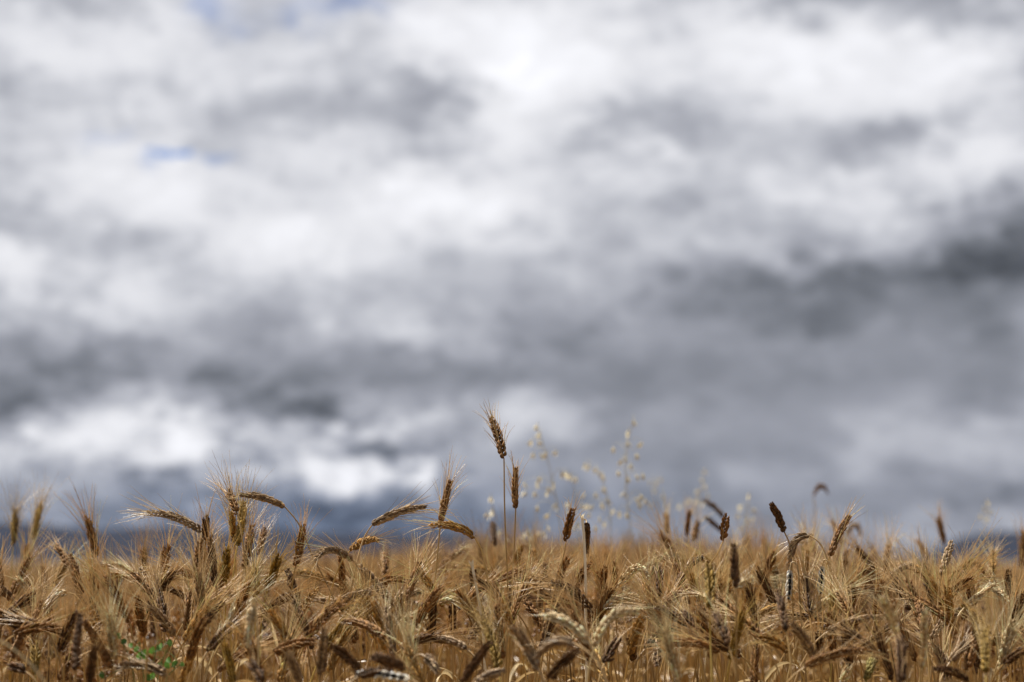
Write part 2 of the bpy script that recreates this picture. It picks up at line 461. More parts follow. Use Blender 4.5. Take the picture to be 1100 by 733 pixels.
def ear_mesh(P, col, rnd, awn='m', wide=1.0, spread=1.0, sides=6, lod=0):
    """husks and awns along the curve P (from the ear's base to its tip)"""
    husk, inner, awnc, _ = [np.array(c) for c in COLS[col]]
    L = np.linalg.norm(np.diff(P, axis=0), axis=1).sum()
    T, N, B = transport(P)
    rs = np.random.default_rng(rnd.randrange(1 << 30))
    roll = rs.uniform(0, math.pi)
    n = max(12, int(L / 0.0039)) if lod == 0 else max(9, int(L / 0.0075))
    if col == 'sooty':
        n, roll = max(10, int(L / 0.0058)), 0.1
    s = np.linspace(0.02, 0.93, n)
    def samp(A):
        f = s * (len(P) - 1); i = np.minimum(f.astype(int), len(P) - 2); w = (f - i)[:, None]
        return A[i] * (1 - w) + A[i + 1] * w
    c, t = samp(P), unit(samp(T))
    n0, b0 = samp(N), samp(B)
    rl = (roll + rs.uniform(-.5, .5) * s + rs.normal(0, .08, n))[:, None]
    nn = unit(n0 * np.cos(rl) + b0 * np.sin(rl))
    bb = np.cross(t, nn)
    side = np.where(np.arange(n) % 2 == 0, 1.0, -1.0)[:, None]
    taper = (0.62 + 0.55 * np.sin(np.clip(s * 1.05 + 0.12, 0, 1) * math.pi))[:, None]
    taper = np.minimum(taper, 1.0)
    H = Acc()
    bases, axes, us, lens, wid, tin = [], [], [], [], [], []
    flor = ((-1, .0), (1, .0), (0, 1.)) if lod == 0 else ((-1, .0), (1, .0))
    for f, mid in flor:
        open_ = rs.normal(0.33 if not mid else 0.44, 0.10, (n, 1)) * (0.8 + 0.25 * wide)
        fan = f * rs.normal(0.34, 0.07, (n, 1))
        ax = unit(t + side * nn * np.tan(open_) * (0.75 if not mid else 1.0) + bb * fan * 0.75)
        bs = c + side * nn * 0.0008 * wide + bb * f * 0.0016 * wide
        bases.append(bs); axes.append(ax)
        us.append(unit(side * nn - ax * ((side * nn) * ax).sum(-1, keepdims=True)))
        lens.append((0.0125 if not mid else 0.0118) * taper * rs.normal(1, .12, (n, 1)) * (1.0 if lod == 0 else 1.25))
        wid.append((0.0023 if not mid else 0.0028) * wide * taper * rs.normal(1, .08, (n, 1)) * (1.0 if lod == 0 else 1.25))
        cc = (inner if mid else husk) * np.exp(rs.normal(0, .26, (n, 1)))
        tin.append(cc)
    bs, ax, us, ln, wd, tn = [np.concatenate(q) for q in (bases, axes, us, lens, wid, tin)]
    vs = np.cross(ax, us)
    zz, rr = (SP_Z, SP_R) if lod == 0 else (SP_Z[[0, 2, 4, 6]], SP_R[[0, 2, 4, 6]])
    a = np.arange(sides) * 2 * math.pi / sides
    bow = (np.sin(zz * math.pi) * 0.10)[None, :, None]
    cen = bs[:, None, :] + ax[:, None, :] * (ln * zz[None, :])[:, :, None] + us[:, None, :] * bow * ln[:, :, None]
    rad = (wd * rr[None, :])[:, :, None, None]
    G = cen[:, :, None, :] + rad * (0.85 * np.cos(a)[None, None, :, None] * us[:, None, None, :] + 1.1 * np.sin(a)[None, None, :, None] * vs[:, None, None, :])
    tip_l = (0.85 + 0.5 * zz ** 2)[None, :, None, None]     # husk tips dry out paler
    H.loft(G, np.minimum(tn[:, None, None, :] * tip_l, .8))
    # the rachis
    tube(H, P, np.linspace(.0011, .0005, len(P)), husk * 0.9, 5)
    tips = bs + ax * ln
    alen, prob = AWN[awn]
    A = None
    if alen:
        keep = rs.random(len(tips)) < prob * (0.66 if lod == 0 else 0.9)
        if lod == 0:
            keep[2 * n:] &= rs.random(n) < 0.7
        tp, tx = tips[keep], ax[keep]
        m = len(tp)
        if m:
            sp = np.concatenate([s] * len(flor))[keep][:, None]
            tt = np.concatenate([t] * len(flor))[keep]
            ln_a = alen * rs.normal(1, .16, (m, 1)) * (0.75 + 0.4 * np.sin(sp * math.pi))
            d0 = unit(tx * 0.9 * spread + tt * (1.05 - .45 * spread) + rs.normal(0, .15, (m, 3)))
            d1 = unit(d0 + rs.normal(0, .10, (m, 3)) + (tx - tt) * 0.10 * spread + np.array([0, 0, -.05]))
            k = 6 if lod == 0 else 3
            u = np.linspace(0, 1, k)[None, :, None]
            pc = (tp - tx * 0.002)[:, None, :] + (d0[:, None, :] * u + (d1 - d0)[:, None, :] * u ** 2) * ln_a[:, None, :]
            e1 = unit(np.cross(d0, np.array([.31, .22, .93])))
            e2 = np.cross(d0, e1)
            ra = (np.linspace(.00048, .00018, k) * (1.0 if lod == 0 else 1.35))[None, :, None, None]
            q = np.arange(3) * 2 * math.pi / 3
            GA = pc[:, :, None, :] + ra * (np.cos(q)[None, None, :, None] * e1[:, None, None, :] + np.sin(q)[None, None, :, None] * e2[:, None, None, :])
            A = Acc()
            A.loft(GA, np.minimum(awnc * np.exp(rs.normal(0, .22, (m, 1))), .8)[:, None, None, :])
    return H, A


def leaf_mesh(acc, root, heading, length, width, rise, droop, tint, rnd, seg=12):
    """a dry strap leaf: rises, bends over and twists"""
    h = np.array([math.cos(heading), math.sin(heading), 0.])
    u = np.linspace(0, 1, seg)[:, None]
    P = root + h * (length * 0.75 * u) + np.array([0, 0, 1.]) * (length * (rise * u - droop * u ** 2))
    T, N, B = transport(P)
    tw = rnd.uniform(-2.5, 2.5) * u
    across = unit(np.cross(T, np.array([0, 0, 1.])) + 1e-6)
    up = np.cross(across, T)
    ac = np.cos(tw) * across + np.sin(tw) * up
    nr = -np.sin(tw) * across + np.cos(tw) * up
    w = width * (np.sin(np.clip(u * 0.86 + 0.14, 0, 1) * math.pi) ** 0.6) * 0.5
    cols = np.array([-1., -.5, 0., .5, 1.])[None, :, None]
    G = P[:, None, :] + ac[:, None, :] * w[:, None, :] * cols + nr[:, None, :] * w[:, None, :] * (np.abs(cols) * 0.45)
    acc.loft(G[None], tint, closed=False)


PLANTS = []      # (key, object, tip px, base px, colour, awn, shape) for the labels


def proj(p):
    v = p - np.array([0, 0, CAM_Z])
    cy, sy = math.cos(PITCH), math.sin(PITCH)
    f = v[1] * cy + v[2] * sy
    up = -v[1] * sy + v[2] * cy
    return 550 + FPX * v[0] / f, 366.5 - FPX * up / f


def wheat(key, tip, base, d, col='brown', awn='m', mid=None, stem=None, wide=1.0, spread=1.0, deep=None, L=0.086, leaves=1, rnd=R):
    """one wheat plant: its ear runs from base to tip (photo places at distance d), its stem goes down to the soil"""
    if d < 4.0:
        d = 4.0 - (4.0 - d) * 0.68
    pb, pt = at(*base, d), at(*tip, d)
    flat = np.linalg.norm(pt - pb)
    if deep is None:
        deep = rnd.choice((-1, 1)) * min(math.sqrt(max(L * L - flat * flat, 0)), 0.8 * flat)
    pt = pt + np.array([0, deep, 0]); pt = np.array([0, 0, CAM_Z]) + (at(*tip, d + deep) - np.array([0, 0, CAM_Z]))
    if mid is not None:
        pm = at(*mid, d + deep * .5)
        ctl = 2 * pm - (pb + pt) / 2
    else:
        hz = math.hypot(pt[0] - pb[0], pt[1] - pb[1]) / max(np.linalg.norm(pt - pb), 1e-6)
        ctl = (pb + pt) / 2 + np.array([rnd.uniform(-.05, .05), rnd.uniform(-.05, .05), 0]) * flat + np.array([0, 0, 0.16 * hz * flat])
    u = np.linspace(0, 1, 22)[:, None]
    P = (1 - u) ** 2 * pb + 2 * u * (1 - u) * ctl + u ** 2 * pt
    t0 = unit(P[1] - P[0])
    # stem
    if stem:
        pts = [pb] + [at(x, y, d + rnd.uniform(-.01, .01)) for x, y in stem]
        low = pts[-1]
        lean = (pts[-1] - pts[-2])
        lean = lean / max(-lean[2], 0.02)
        g = np.array([low[0] + np.clip(lean[0] * .45, -.12, .12), d + rnd.uniform(-.03, .03), 0.])
        midp = low + (g - low) * 0.45 + np.array([lean[0] * .06, 0, 0])
        S = spline([g, midp] + pts[::-1], 40)
    else:
        back = -t0
        g = np.array([pb[0] - np.clip(t0[0], -1, 1) * 0.10 + rnd.uniform(-.03, .03), d + rnd.uniform(-.05, .05) - t0[1] * .08, 0.])
        h = pb[2]
        p2 = pb - t0 * (0.10 if t0[2] > 0.2 else 0.075)
        p1 = np.array([g[0] + (p2[0] - g[0]) * 0.3, g[1] + (p2[1] - g[1]) * .3, h * 0.62])
        S = bez(g, p1, p2, pb, 34)
    w_ = np.linspace(0, 1, len(S))
    wob = np.sin(w_ * rnd.uniform(7, 13) + rnd.uniform(0, 6)) * .0022 + np.sin(w_ * rnd.uniform(18, 30)) * .0009
    S = S + (wob * np.sin(w_ * math.pi))[:, None] * np.array([math.cos(d * 50), math.sin(d * 50), 0])
    org = np.array([g[0], g[1], 0.])
    o = thing('wheat_plant', tuple(org), None, 'wheat', 'wheat plants standing in the ripe field')
    hs, inn, aw, st = [np.array(c) for c in COLS[col]]
    st = st * math.exp(rnd.gauss(0, .12))
    a = Acc()
    n = len(S)
    rad = np.linspace(.0021, .00125, n)
    for f in (0.28, 0.52):
        rad[int(f * n)] *= 1.45            # the joints of the straw
    tube(a, S - org, rad, st, 6)
    a.build('stem', M_STEM, o)
    H, A = ear_mesh(P - org, col, rnd, awn, wide, spread)
    e = H.build('ear', M_EAR, o)
    if A is not None:
        w = A.build('awns', M_AWN, e)
    for i in range(leaves):
        la = Acc()
        q = S[int(n * rnd.uniform(0.45, 0.66))] - org
        leaf_mesh(la, q, rnd.uniform(0, 6.28), rnd.uniform(.10, .19), rnd.uniform(.006, .010), rnd.uniform(.3, .9), rnd.uniform(.7, 1.5),
                  np.array(rnd.choice(((.42, .29, .13), (.50, .38, .20), (.34, .22, .09)))), rnd)
        la.build('leaf', M_LEAF, o)
    PLANTS.append(dict(key=key, o=o, tip=tip, base=base, col=col, awn=awn, d=d, mid=mid))
    return o


# every ear one can tell apart: key, tip, base (photo places), distance, colour, awns, then what is special about it
EARS = [
    # the tall ones against the sky
    ('tall', (527, 448), (541.4, 493.4), 4.02, 'brown', 'h', dict(stem=[(542.3, 527), (544.2, 612), (543.5, 668)], wide=1.1, spread=1.3)),
    ('second', (554, 503), (554, 547), 4.05, 'brown', 'h', dict(stem=[(552.3, 591), (548.7, 659)], spread=1.2, wide=.95, deep=.02)),
    ('third', (484.6, 515), (472.7, 567), 4.00, 'brown', 'm', dict(stem=[(469, 608), (461, 676)], wide=1.1, spread=1.5)),
    ('arch_left', (257, 532), (306.4, 545), 4.0, 'grey', 's', dict(mid=(283, 535), stem=[(321, 563), (336, 597), (355, 635), (369, 673)], wide=1.0)),
    ('arch_mid', (459, 544.5), (399, 565), 4.0, 'grey', 'm', dict(mid=(427, 551), stem=[(391, 578), (384, 600), (378, 628), (369, 673)], wide=1.05, spread=1.3)),
    ('level_mid', (462, 565), (510, 578), 4.0, 'gold', 'm', dict(mid=(489, 566), stem=[(517, 591), (522, 612)])),
    ('droop_left', (158, 551), (218, 572), 4.15, 'grey', 'm', dict(mid=(188, 556), stem=[(224, 582), (230, 605)])),
    ('snapped_ear', (630, 594), (630, 562), 4.0, 'dark', 's', dict(stem=[(629.2, 558.5), (626.8, 558.5), (628, 585), (629.4, 670)], wide=1.0)),
    ('mid_gold', (616, 546), (608, 582), 4.0, 'brown', 'h', dict(stem=[(602, 612), (593, 650)])),
    ('right_up', (781, 554), (777, 581), 4.05, 'brown', 'n', dict(stem=[(770, 596), (755, 615), (738, 636)], wide=1.0)),
    ('crook', (828, 540.5), (843, 572.6), 4.0, 'dark', 'n', dict(stem=[(847.5, 582), (850, 600), (851, 640)], wide=1.1)),
    ('fork', (913.7, 553), (891, 599), 4.02, 'brown', 'h', dict(stem=[(888, 607), (885, 640)], wide=1.05)),
    ('hook', (847, 612), (870, 575.5), 3.98, 'grey', 's', dict(mid=(854, 583), stem=[(880, 583), (889.5, 604), (893, 640)], wide=.9, deep=0)),
    ('sooty_a', (846.5, 643), (848.5, 612), 3.95, 'sooty', 'n', dict(wide=1.0, deep=0, stem=[(851, 604), (856, 606), (859, 640)])),
    ('sooty_b', (881.5, 637), (883.5, 608), 3.95, 'sooty', 'n', dict(wide=1.0, deep=0, stem=[(886, 601), (891, 605), (894, 640)])),
    ('far_hook', (890, 532), (874, 534), 7.0, 'brown', 'n', dict(mid=(881.5, 522.5), deep=0, stem=[(875, 545), (877, 580)], leaves=0)),
    ('far_hook_pale', (926, 577), (910, 577), 6.5, 'grey', 'n', dict(mid=(917.5, 564), deep=0, stem=[(909, 590), (908, 610)], leaves=0)),
    ('rear_tilt', (755, 537), (778, 557), 6.2, 'dark', 'n', dict(leaves=0)),
    ('rear_tilt_b', (757, 556), (775, 571), 6.2, 'dark', 'n', dict(leaves=0)),
    # left side
    ('twin_a', (16.6, 547), (14, 587), 5.0, 'green', 'l', {}), ('twin_b', (43, 542), (36, 580), 5.0, 'green', 'l', {}),
    ('twin_c', (29, 585), (27.6, 615), 4.9, 'gold', 'm', {}),
    ('beard_left', (93, 554), (103.6, 601), 4.5, 'brown', 'l', dict(wide=1.2, spread=1.2)),
    ('lean_far_left', (59.4, 585), (74, 609.5), 4.4, 'brown', 'm', {}), ('bushy_low', (100, 611), (103.6, 656), 4.1, 'brown', 'l', dict(wide=1.25, spread=1.3)),
    ('fan_left', (114, 618), (140, 670), 3.7, 'brown', 'l', dict(stem=[(144, 695), (150, 733)], spread=1.2)),
    ('dark_slant', (188, 615), (169, 637), 4.0, 'dark', 'm', {}), ('dark_club', (171, 635), (177, 679), 3.9, 'dark', 'l', dict(stem=[(177.5, 700), (179, 733)], wide=1.25, spread=1.3)),
    ('bearded_b', (180, 587), (176, 608), 4.3, 'brown', 'l', dict(wide=1.2)), ('slant_b', (140, 615), (162, 639), 4.1, 'brown', 'l', {}),
    ('low_dark', (2, 666.5), (43, 673), 3.5, 'dark', 'm', {}), ('slant_c', (81, 656), (64, 701), 3.5, 'dark', 'l', dict(wide=1.2)),
    ('near_post', (86, 660), (81, 722), 3.0, 'dark', 'n', {}), ('near_post_b', (102, 694), (97, 734), 3.0, 'dark', 's', {}),
    ('level_weed', (133, 715), (180, 725), 3.35, 'grey', 'm', dict(mid=(156, 715), stem=[(187, 733), (191, 745)], wide=1.15)),
    ('nod_left', (45, 653), (74, 637), 3.9, 'pale', 'm', dict(mid=(59, 640))), ('green_low', (38, 692), (38, 725), 3.5, 'green', 'm', {}),
    ('dark_edge', (10, 717), (28, 722), 3.3, 'dark', 'n', {}),
    # the cluster under the arched ear
    ('clust_a', (245, 528), (255, 553), 4.1, 'brown', 'l', dict(spread=.8)), ('clust_b', (261.5, 540), (255, 587), 4.15, 'green', 'l', dict(wide=1.3)),
    ('clust_c', (271, 563), (262, 611), 4.2, 'brown', 'l', {}), ('clust_d', (248, 551), (252, 584), 4.2, 'gold', 'l', {}),
    ('thin_a', (284.6, 566), (278, 597), 4.4, 'brown', 'm', dict(wide=.8)), ('thin_b', (326, 563), (317.5, 609), 4.05, 'brown', 'm', dict(wide=.95, spread=.8)),
    ('fan_gold', (300, 597), (288, 632), 4.1, 'green', 'l', dict(wide=1.2)), ('green_c', (274, 608), (274, 642), 4.0, 'green', 'l', dict(wide=1.1)),
    ('green_d', (244, 589), (243, 625), 4.1, 'green', 'm', dict(wide=1.2)), ('lean_a', (226, 575), (232, 632), 4.0, 'dark', 'm', dict(wide=.9)),
    ('wide_a', (215.5, 580), (212, 628), 4.15, 'brown', 'l', dict(wide=1.3)), ('dark_top', (221, 556), (221, 580), 4.1, 'dark', 'm', {}),
    ('roll_a', (338, 603), (380, 603), 3.98, 'grey', 'm', dict(mid=(356, 591), stem=[(386, 612), (395, 640)], wide=1.1, spread=1.2)),
    ('roll_b', (405.5, 580), (376, 592), 4.05, 'gold', 'm', dict(mid=(391, 582), wide=.9)), ('diag_a', (386, 608), (424, 652), 3.95, 'grey', 's', dict(wide=1.05)),
    ('stub_a', (366, 599), (368.6, 639), 4.15, 'brown', 's', dict(wide=1.15)), ('stub_b', (413.5, 594), (413, 625), 4.5, 'brown', 's', dict(wide=1.1)),
    ('lean_b', (321, 637), (281, 660), 3.8, 'dark', 'l', {}), ('hang_pale', (265.6, 696), (271, 649), 3.2, 'pale', 'n', dict(deep=0, wide=1.0)),
    ('near_a', (257, 666), (222.5, 701), 3.4, 'dark', 'm', {}), ('near_b', (241, 646), (219, 673), 3.7, 'dark', 'm', {}),
    ('lean_c', (316, 646), (336, 698), 3.6, 'dark', 'm', {}), ('near_c', (269, 711), (283, 736), 3.0, 'dark', 's', {}), ('near_d', (309, 701), (324, 736), 3.1, 'grey', 's', {}),
    ('near_e', (355, 694), (388, 722), 3.1, 'dark', 'n', {}), ('level_b', (421, 723), (384, 728), 3.0, 'dark', 'n', {}), ('near_f', (404, 704), (423, 720), 3.1, 'dark', 'n', {}),
    ('back_a', (392, 613), (390, 649), 4.6, 'brown', 'm', {}), ('dark_g', (528.6, 561), (532, 587), 5.2, 'dark', 'n', {}),
    # centre
    ('brush_a', (450.5, 603.6), (435.5, 646), 4.05, 'brown', 'l', dict(wide=1.2, spread=.9)), ('wavy_a', (491, 636), (455, 658), 3.9, 'pale', 's', dict(mid=(475, 641))),
    ('wavy_b', (504, 656), (470, 649), 3.92, 'pale', 's', dict(mid=(486, 645))), ('hang_a', (487, 677), (486, 647), 4.0, 'dark', 's', dict(deep=.02)),
    ('diag_b', (527, 655), (504, 689), 3.75, 'grey', 'm', {}), ('near_g', (528, 689), (495, 735), 3.1, 'dark', 'n', dict(wide=.95)),
    ('nod_b', (457, 669), (428, 672), 3.9, 'pale', 's', dict(mid=(446, 661))), ('wavy_c', (472, 685), (502, 698), 3.6, 'grey', 'n', {}),
    ('near_h', (401, 706), (436, 719), 3.0, 'dark', 'n', dict(wide=1.15)), ('near_i', (380, 725), (440, 730), 3.0, 'sooty', 'n', dict(mid=(410, 725))),
    ('brown_c', (388.5, 620.7), (390.7, 653), 4.3, 'brown', 's', {}), ('near_j', (549, 672), (577, 716), 3.05, 'grey', 's', {}),
    ('behind_cut', (508, 611), (509, 640), 4.15, 'dark', 's', {}), ('mid_k', (610.6, 599), (600, 625), 4.2, 'brown', 'm', {}), ('mid_l', (600, 655), (622, 684), 3.7, 'grey', 'n', dict(mid=(614, 664))),
    ('mid_m', (430, 640), (428, 672), 4.0, 'brown', 'm', {}), ('low_n', (470, 722), (456, 705), 3.2, 'grey', 'n', {}), ('low_o', (540, 722), (512, 733), 3.2, 'grey', 'n', {}),
    # right of the middle
    ('near_p', (788, 585), (790.6, 632), 3.15, 'dark', 's', dict(stem=[(791, 660), (791, 735)], deep=.01)), ('gold_p', (761, 605.6), (762.5, 653), 3.35, 'green', 's', dict(wide=1.2, stem=[(763, 680), (764, 735)])),
    ('diag_p', (768.7, 659), (783, 694.5), 3.2, 'dark', 'm', {}), ('spark', (756, 599), (727, 632), 3.98, 'dark', 's', dict(mid=(739, 610))),
    ('dark_q', (709.6, 611), (708.8, 641), 4.0, 'dark', 's', {}), ('nod_q', (697, 622), (664, 631), 3.95, 'pale', 's', dict(mid=(683, 611))),
    ('nod_r', (692, 641), (648, 656), 3.9, 'pale', 's', dict(mid=(668, 643))), ('nod_s', (687, 657), (638, 697), 3.15, 'pale', 's', dict(mid=(657, 664))),
    ('nod_t', (581, 663), (633, 692), 3.1, 'pale', 's', dict(mid=(608, 668))), ('wide_q', (694, 645), (717, 682), 3.8, 'brown', 'l', dict(wide=1.2)),
    ('diag_q', (665, 686), (649, 713), 3.5, 'dark', 's', {}), ('dark_r', (678, 682), (680, 711), 3.8, 'dark', 'm', dict(wide=1.15)), ('dark_s', (649, 610), (649, 637), 4.2, 'brown', 'm', dict(wide=1.15)),
    ('dark_t', (660, 606), (661, 631), 4.3, 'brown', 'm', {}), ('rear_a', (709, 573), (731.5, 607.7), 4.9, 'brown', 'l', dict(wide=1.1)), ('rear_b', (715, 551), (717, 574), 5.5, 'brown', 'm', {}),
    ('rear_c', (740.6, 549), (738, 576), 5.5, 'brown', 'm', {}), ('rear_d', (750, 560), (745, 582), 5.4, 'brown', 'm', {}), ('near_q', (558, 686), (579, 720), 3.0, 'grey', 's', {}),
    ('near_r', (576, 706), (618, 692), 2.9, 'grey', 's', dict(mid=(594, 690))), ('near_s', (623, 698), (588, 730), 3.0, 'dark', 's', {}), ('low_q', (706, 716), (705, 690), 3.6, 'dark', 's', {}), ('low_r', (735, 655), (748, 690), 3.6, 'dark', 'm', {}),
    # right
    ('rear_e', (870.5, 575), (876, 610), 5.0, 'brown', 'l', dict(wide=1.2)), ('dark_u', (836, 635), (845, 679), 3.3, 'dark', 's', dict(wide=.9)),
    ('pale_u', (917, 631), (868, 666), 3.9, 'pale', 'l', dict(mid=(889, 645), spread=1.4)), ('diag_u', (948, 663), (889, 679), 3.7, 'grey', 's', dict(mid=(917, 667))),
    ('near_u', (947, 641), (964, 681), 3.15, 'pale', 's', {}), ('near_v', (967, 684), (968, 736), 2.85, 'dark', 's', dict(wide=1.1)), ('low_u', (817, 685.5), (847, 700), 3.5, 'gold', 'm', {}),
    ('dark_v', (879, 680), (881, 707), 3.8, 'dark', 'l', {}), ('nod_u', (918, 624), (946.5, 633), 4.8, 'brown', 's', dict(mid=(934, 614))), ('nod_v', (981, 607), (954, 624), 4.3, 'grey', 's', dict(mid=(966, 612))),
    ('rear_f', (955, 585), (948, 620), 5.0, 'brown', 'l', dict(wide=1.2)), ('leafy', (941, 701), (930, 732), 3.6, 'leafy', 'm', {}), ('pale_v', (913, 716), (904, 736), 3.5, 'pale', 'n', {}),
    ('rear_g', (1008, 555), (1015, 585), 5.8, 'brown', 'm', dict(leaves=0)), ('rear_h', (984, 579.5), (998, 601), 5.8, 'brown', 'm', dict(leaves=0)), ('knob', (1022.4, 582.7), (1011, 619), 4.0, 'grey', 'n', dict(wide=1.05, stem=[(1008, 640), (1005, 680)])),
    ('burr', (1046, 621), (1010, 651), 3.98, 'brown', 'l', dict(wide=1.2)), ('bent_a', (1040, 653), (1001, 688), 3.9, 'grey', 's', dict(mid=(1018, 664))), ('bent_b', (1070, 628), (1036, 653), 3.9, 'pale', 's', dict(mid=(1053, 639))),
    ('dark_w', (1084, 613), (1084.4, 640), 4.1, 'dark', 's', {}), ('edge_a', (1099, 570), (1097, 611), 5.2, 'brown', 'm', {}), ('rear_i', (1050, 606), (1059, 629), 4.7, 'brown', 'm', {}),
    ('thin_w', (993, 655), (990.6, 719), 3.05, 'pale', 'n', dict(wide=.8)), ('gold_w', (1058, 676), (1059, 724), 3.1, 'green', 'l', dict(wide=1.2)), ('edge_b', (1104, 672), (1083, 690), 3.8, 'pale', 'l', {}),
    ('low_w', (1004, 718), (1041, 732), 3.3, 'dark', 's', {}), ('edge_c', (1103, 698), (1078, 714), 3.4, 'dark', 'm', {}), ('dark_x', (1100, 636), (1092, 668), 4.0, 'dark', 'm', {}),
    ('rear_j', (894, 560), (905, 590), 5.6, 'brown', 'm', dict(leaves=0)), ('low_x', (1040, 690), (1020, 712), 3.5, 'grey', 'm', {}),
]


def build_named():
    for key, tip, base, d, col, awn, kw in EARS:
        wheat(key, tip, base, d, col, awn, rnd=random.Random(sum(map(ord, key)) * 7 + int(tip[0])), **kw)


def build_crowd(total=300):
    """the rest of the ears one can count, filling the near strip of the field"""
    rnd = random.Random(77)
    n = total - len(EARS)
    taken = [((a[1][0] + a[2][0]) / 2, (a[1][1] + a[2][1]) / 2) for a in EARS]
    made = 0
    while made < n:
        best = None
        for _ in range(8):                    # keep them apart: of a few places take the loneliest
            x = rnd.uniform(-12, 1112)
            y = rnd.triangular(596, 728, 640)
            q = min(math.hypot(x - a, (y - b) * 1.3) for a, b in taken)
            if 125 < x < 200 and y > 672:
                q = 0                         # an open spot where the weed grows
            if best is None or q > best[0]:
                best = (q, x, y)
        _, x, y = best
        d = np.interp(y, [596, 625, 660, 728], [4.9, 4.25, 3.75, 3.2]) + rnd.uniform(-.15, .35)
        ang = rnd.choice((rnd.gauss(0, .3), rnd.gauss(0, .3), rnd.gauss(0, .5), rnd.gauss(0, .65), rnd.choice((-1, 1)) * rnd.uniform(.8, 1.5)))
        Lp = FPX / d * 0.086 * rnd.uniform(.72, 1.0)
        dx, dy = math.sin(ang) * Lp / 2, -math.cos(ang) * Lp / 2
        tip, base = (x + dx, y + dy), (x - dx, y - dy)
        mid = None
        if abs(ang) > .9:
            mid = (x, y - Lp * rnd.uniform(.05, .16))
        col = rnd.choices(('brown', 'dark', 'gold', 'grey', 'pale', 'green'), (40, 18, 22, 8, 7, 5))[0]
        awn = rnd.choices(('l', 'm', 's', 'n'), (50, 34, 12, 4) if d > 3.85 else (28, 42, 22, 8))[0]
        wheat('crowd', tip, base, d, col, awn, mid=mid, wide=rnd.uniform(.9, 1.25), spread=rnd.uniform(.8, 1.4), rnd=rnd)
        taken.append((x, y))
        made += 1


# ------------------------------------------------------------------ the rest of the crop, one object
def stuff_templates(lod, n, rnd):
    out = []
    for i in range(n):
        nod = rnd.random()
        H_ = 0.80
        pb = np.array([rnd.uniform(-.05, .05), rnd.uniform(-.05, .05), H_])
        if nod < .55:
            dirv = unit(np.array([rnd.gauss(0, .25), rnd.gauss(0, .25), 1.]))
        else:
            a = rnd.uniform(0, 6.28)
            dirv = unit(np.array([math.cos(a), math.sin(a), rnd.uniform(-.5, .5)]))
        pt = pb + dirv * 0.085
        ctl = (pb + pt) / 2 + np.array([0, 0, .012 if nod >= .55 else 0])
        col = rnd.choices(('brown', 'dark', 'gold', 'grey', 'pale', 'green'), (44, 24, 14, 7, 6, 5))[0]
        u = np.linspace(0, 1, 8)[:, None]
        P = (1 - u) ** 2 * pb + 2 * u * (1 - u) * ctl + u ** 2 * pt
        acc = Acc()
        st = np.array(COLS[col][3])
        p2 = pb - unit(P[1] - P[0]) * .08
        S = bez(np.zeros(3), np.array([0, 0, .5]), p2, pb, 6 if lod < 3 else 4)
        wide_s = {1: 1.0, 2: 1.1, 3: 1.6}[lod]
        tube(acc, S, np.linspace(.0020, .0012, len(S)) * wide_s, st, 3)
        if lod == 1:
            Hs, A = ear_mesh(P, col, rnd, rnd.choice(('m', 'l', 'l', 's')), rnd.uniform(1., 1.25), rnd.uniform(.8, 1.3), sides=4, lod=1)
            acc.add(*Hs.arrays())
            if A: acc.add(*A.arrays())
        else:
            r_ = np.array([.002, .0065, .0085, .0075, .005, .001]) * rnd.uniform(.9, 1.2)
            tube(acc, P[[0, 1, 3, 5, 6, 7]], r_, np.array(COLS[col][0]), 5 if lod == 2 else 4)
            m = 14 if lod == 2 else 6
            rs = np.random.default_rng(rnd.randrange(1 << 30))
            f = rs.integers(1, 7, m)
            ax = unit(unit(pt - pb) + rs.normal(0, .38, (m, 3)))
            ln = rs.normal(.075, .012, (m, 1))
            e1 = unit(np.cross(ax, np.array([.3, .2, .93])))
            uu = np.array([0., 1.])
            cen = P[f][:, None, :] + ax[:, None, :] * (ln * uu[None, :])[:, :, None]
            ra = np.array([.0007, .0003])[None, :, None, None] * (1.2 if lod == 2 else 2.4)
            q = np.arange(3) * 2 * math.pi / 3
            e2 = np.cross(ax, e1)
            G = cen[:, :, None, :] + ra * (np.cos(q)[None, None, :, None] * e1[:, None, None, :] + np.sin(q)[None, None, :, None] * e2[:, None, None, :])
            acc.loft(G, np.array(COLS[col][2]) * np.exp(rs.normal(0, .2, (m, 1)))[:, None, None, :])
        if lod < 3 and rnd.random() < .8:
            la = Acc()
            leaf_mesh(la, S[3], rnd.uniform(0, 6.28), rnd.uniform(.10, .18), rnd.uniform(.007, .011), rnd.uniform(.4, 1.0), rnd.uniform(.6, 1.3), np.array((.44, .31, .14)), rnd, seg=6)
            acc.add(*la.arrays())
        out.append(acc.arrays())
    return out


def upright_templates(n, rnd):
    out = []
    for i in range(n):
        acc = Acc()
        pb = np.array([rnd.uniform(-.04, .04), rnd.uniform(-.04, .04), .80])
        pt = pb + unit(np.array([rnd.gauss(0, .3), rnd.gauss(0, .3), 1.])) * .085
        u = np.linspace(0, 1, 8)[:, None]
        P = pb + (pt - pb) * u
        col = rnd.choice(('brown', 'brown', 'dark', 'gold', 'green'))
        S = bez(np.zeros(3), np.array([0, 0, .5]), pb - unit(pt - pb) * .08, pb, 7)
        tube(acc, S, np.linspace(.0020, .0012, 7), np.array(COLS[col][3]), 4)
        Hs, A = ear_mesh(P, col, rnd, rnd.choice(('m', 'l', 'm')), rnd.uniform(1.05, 1.3), rnd.uniform(.8, 1.3), sides=4, lod=1)
        acc.add(*Hs.arrays())
        if A:
            acc.add(*A.arrays())
        out.append(acc.arrays())
    return out


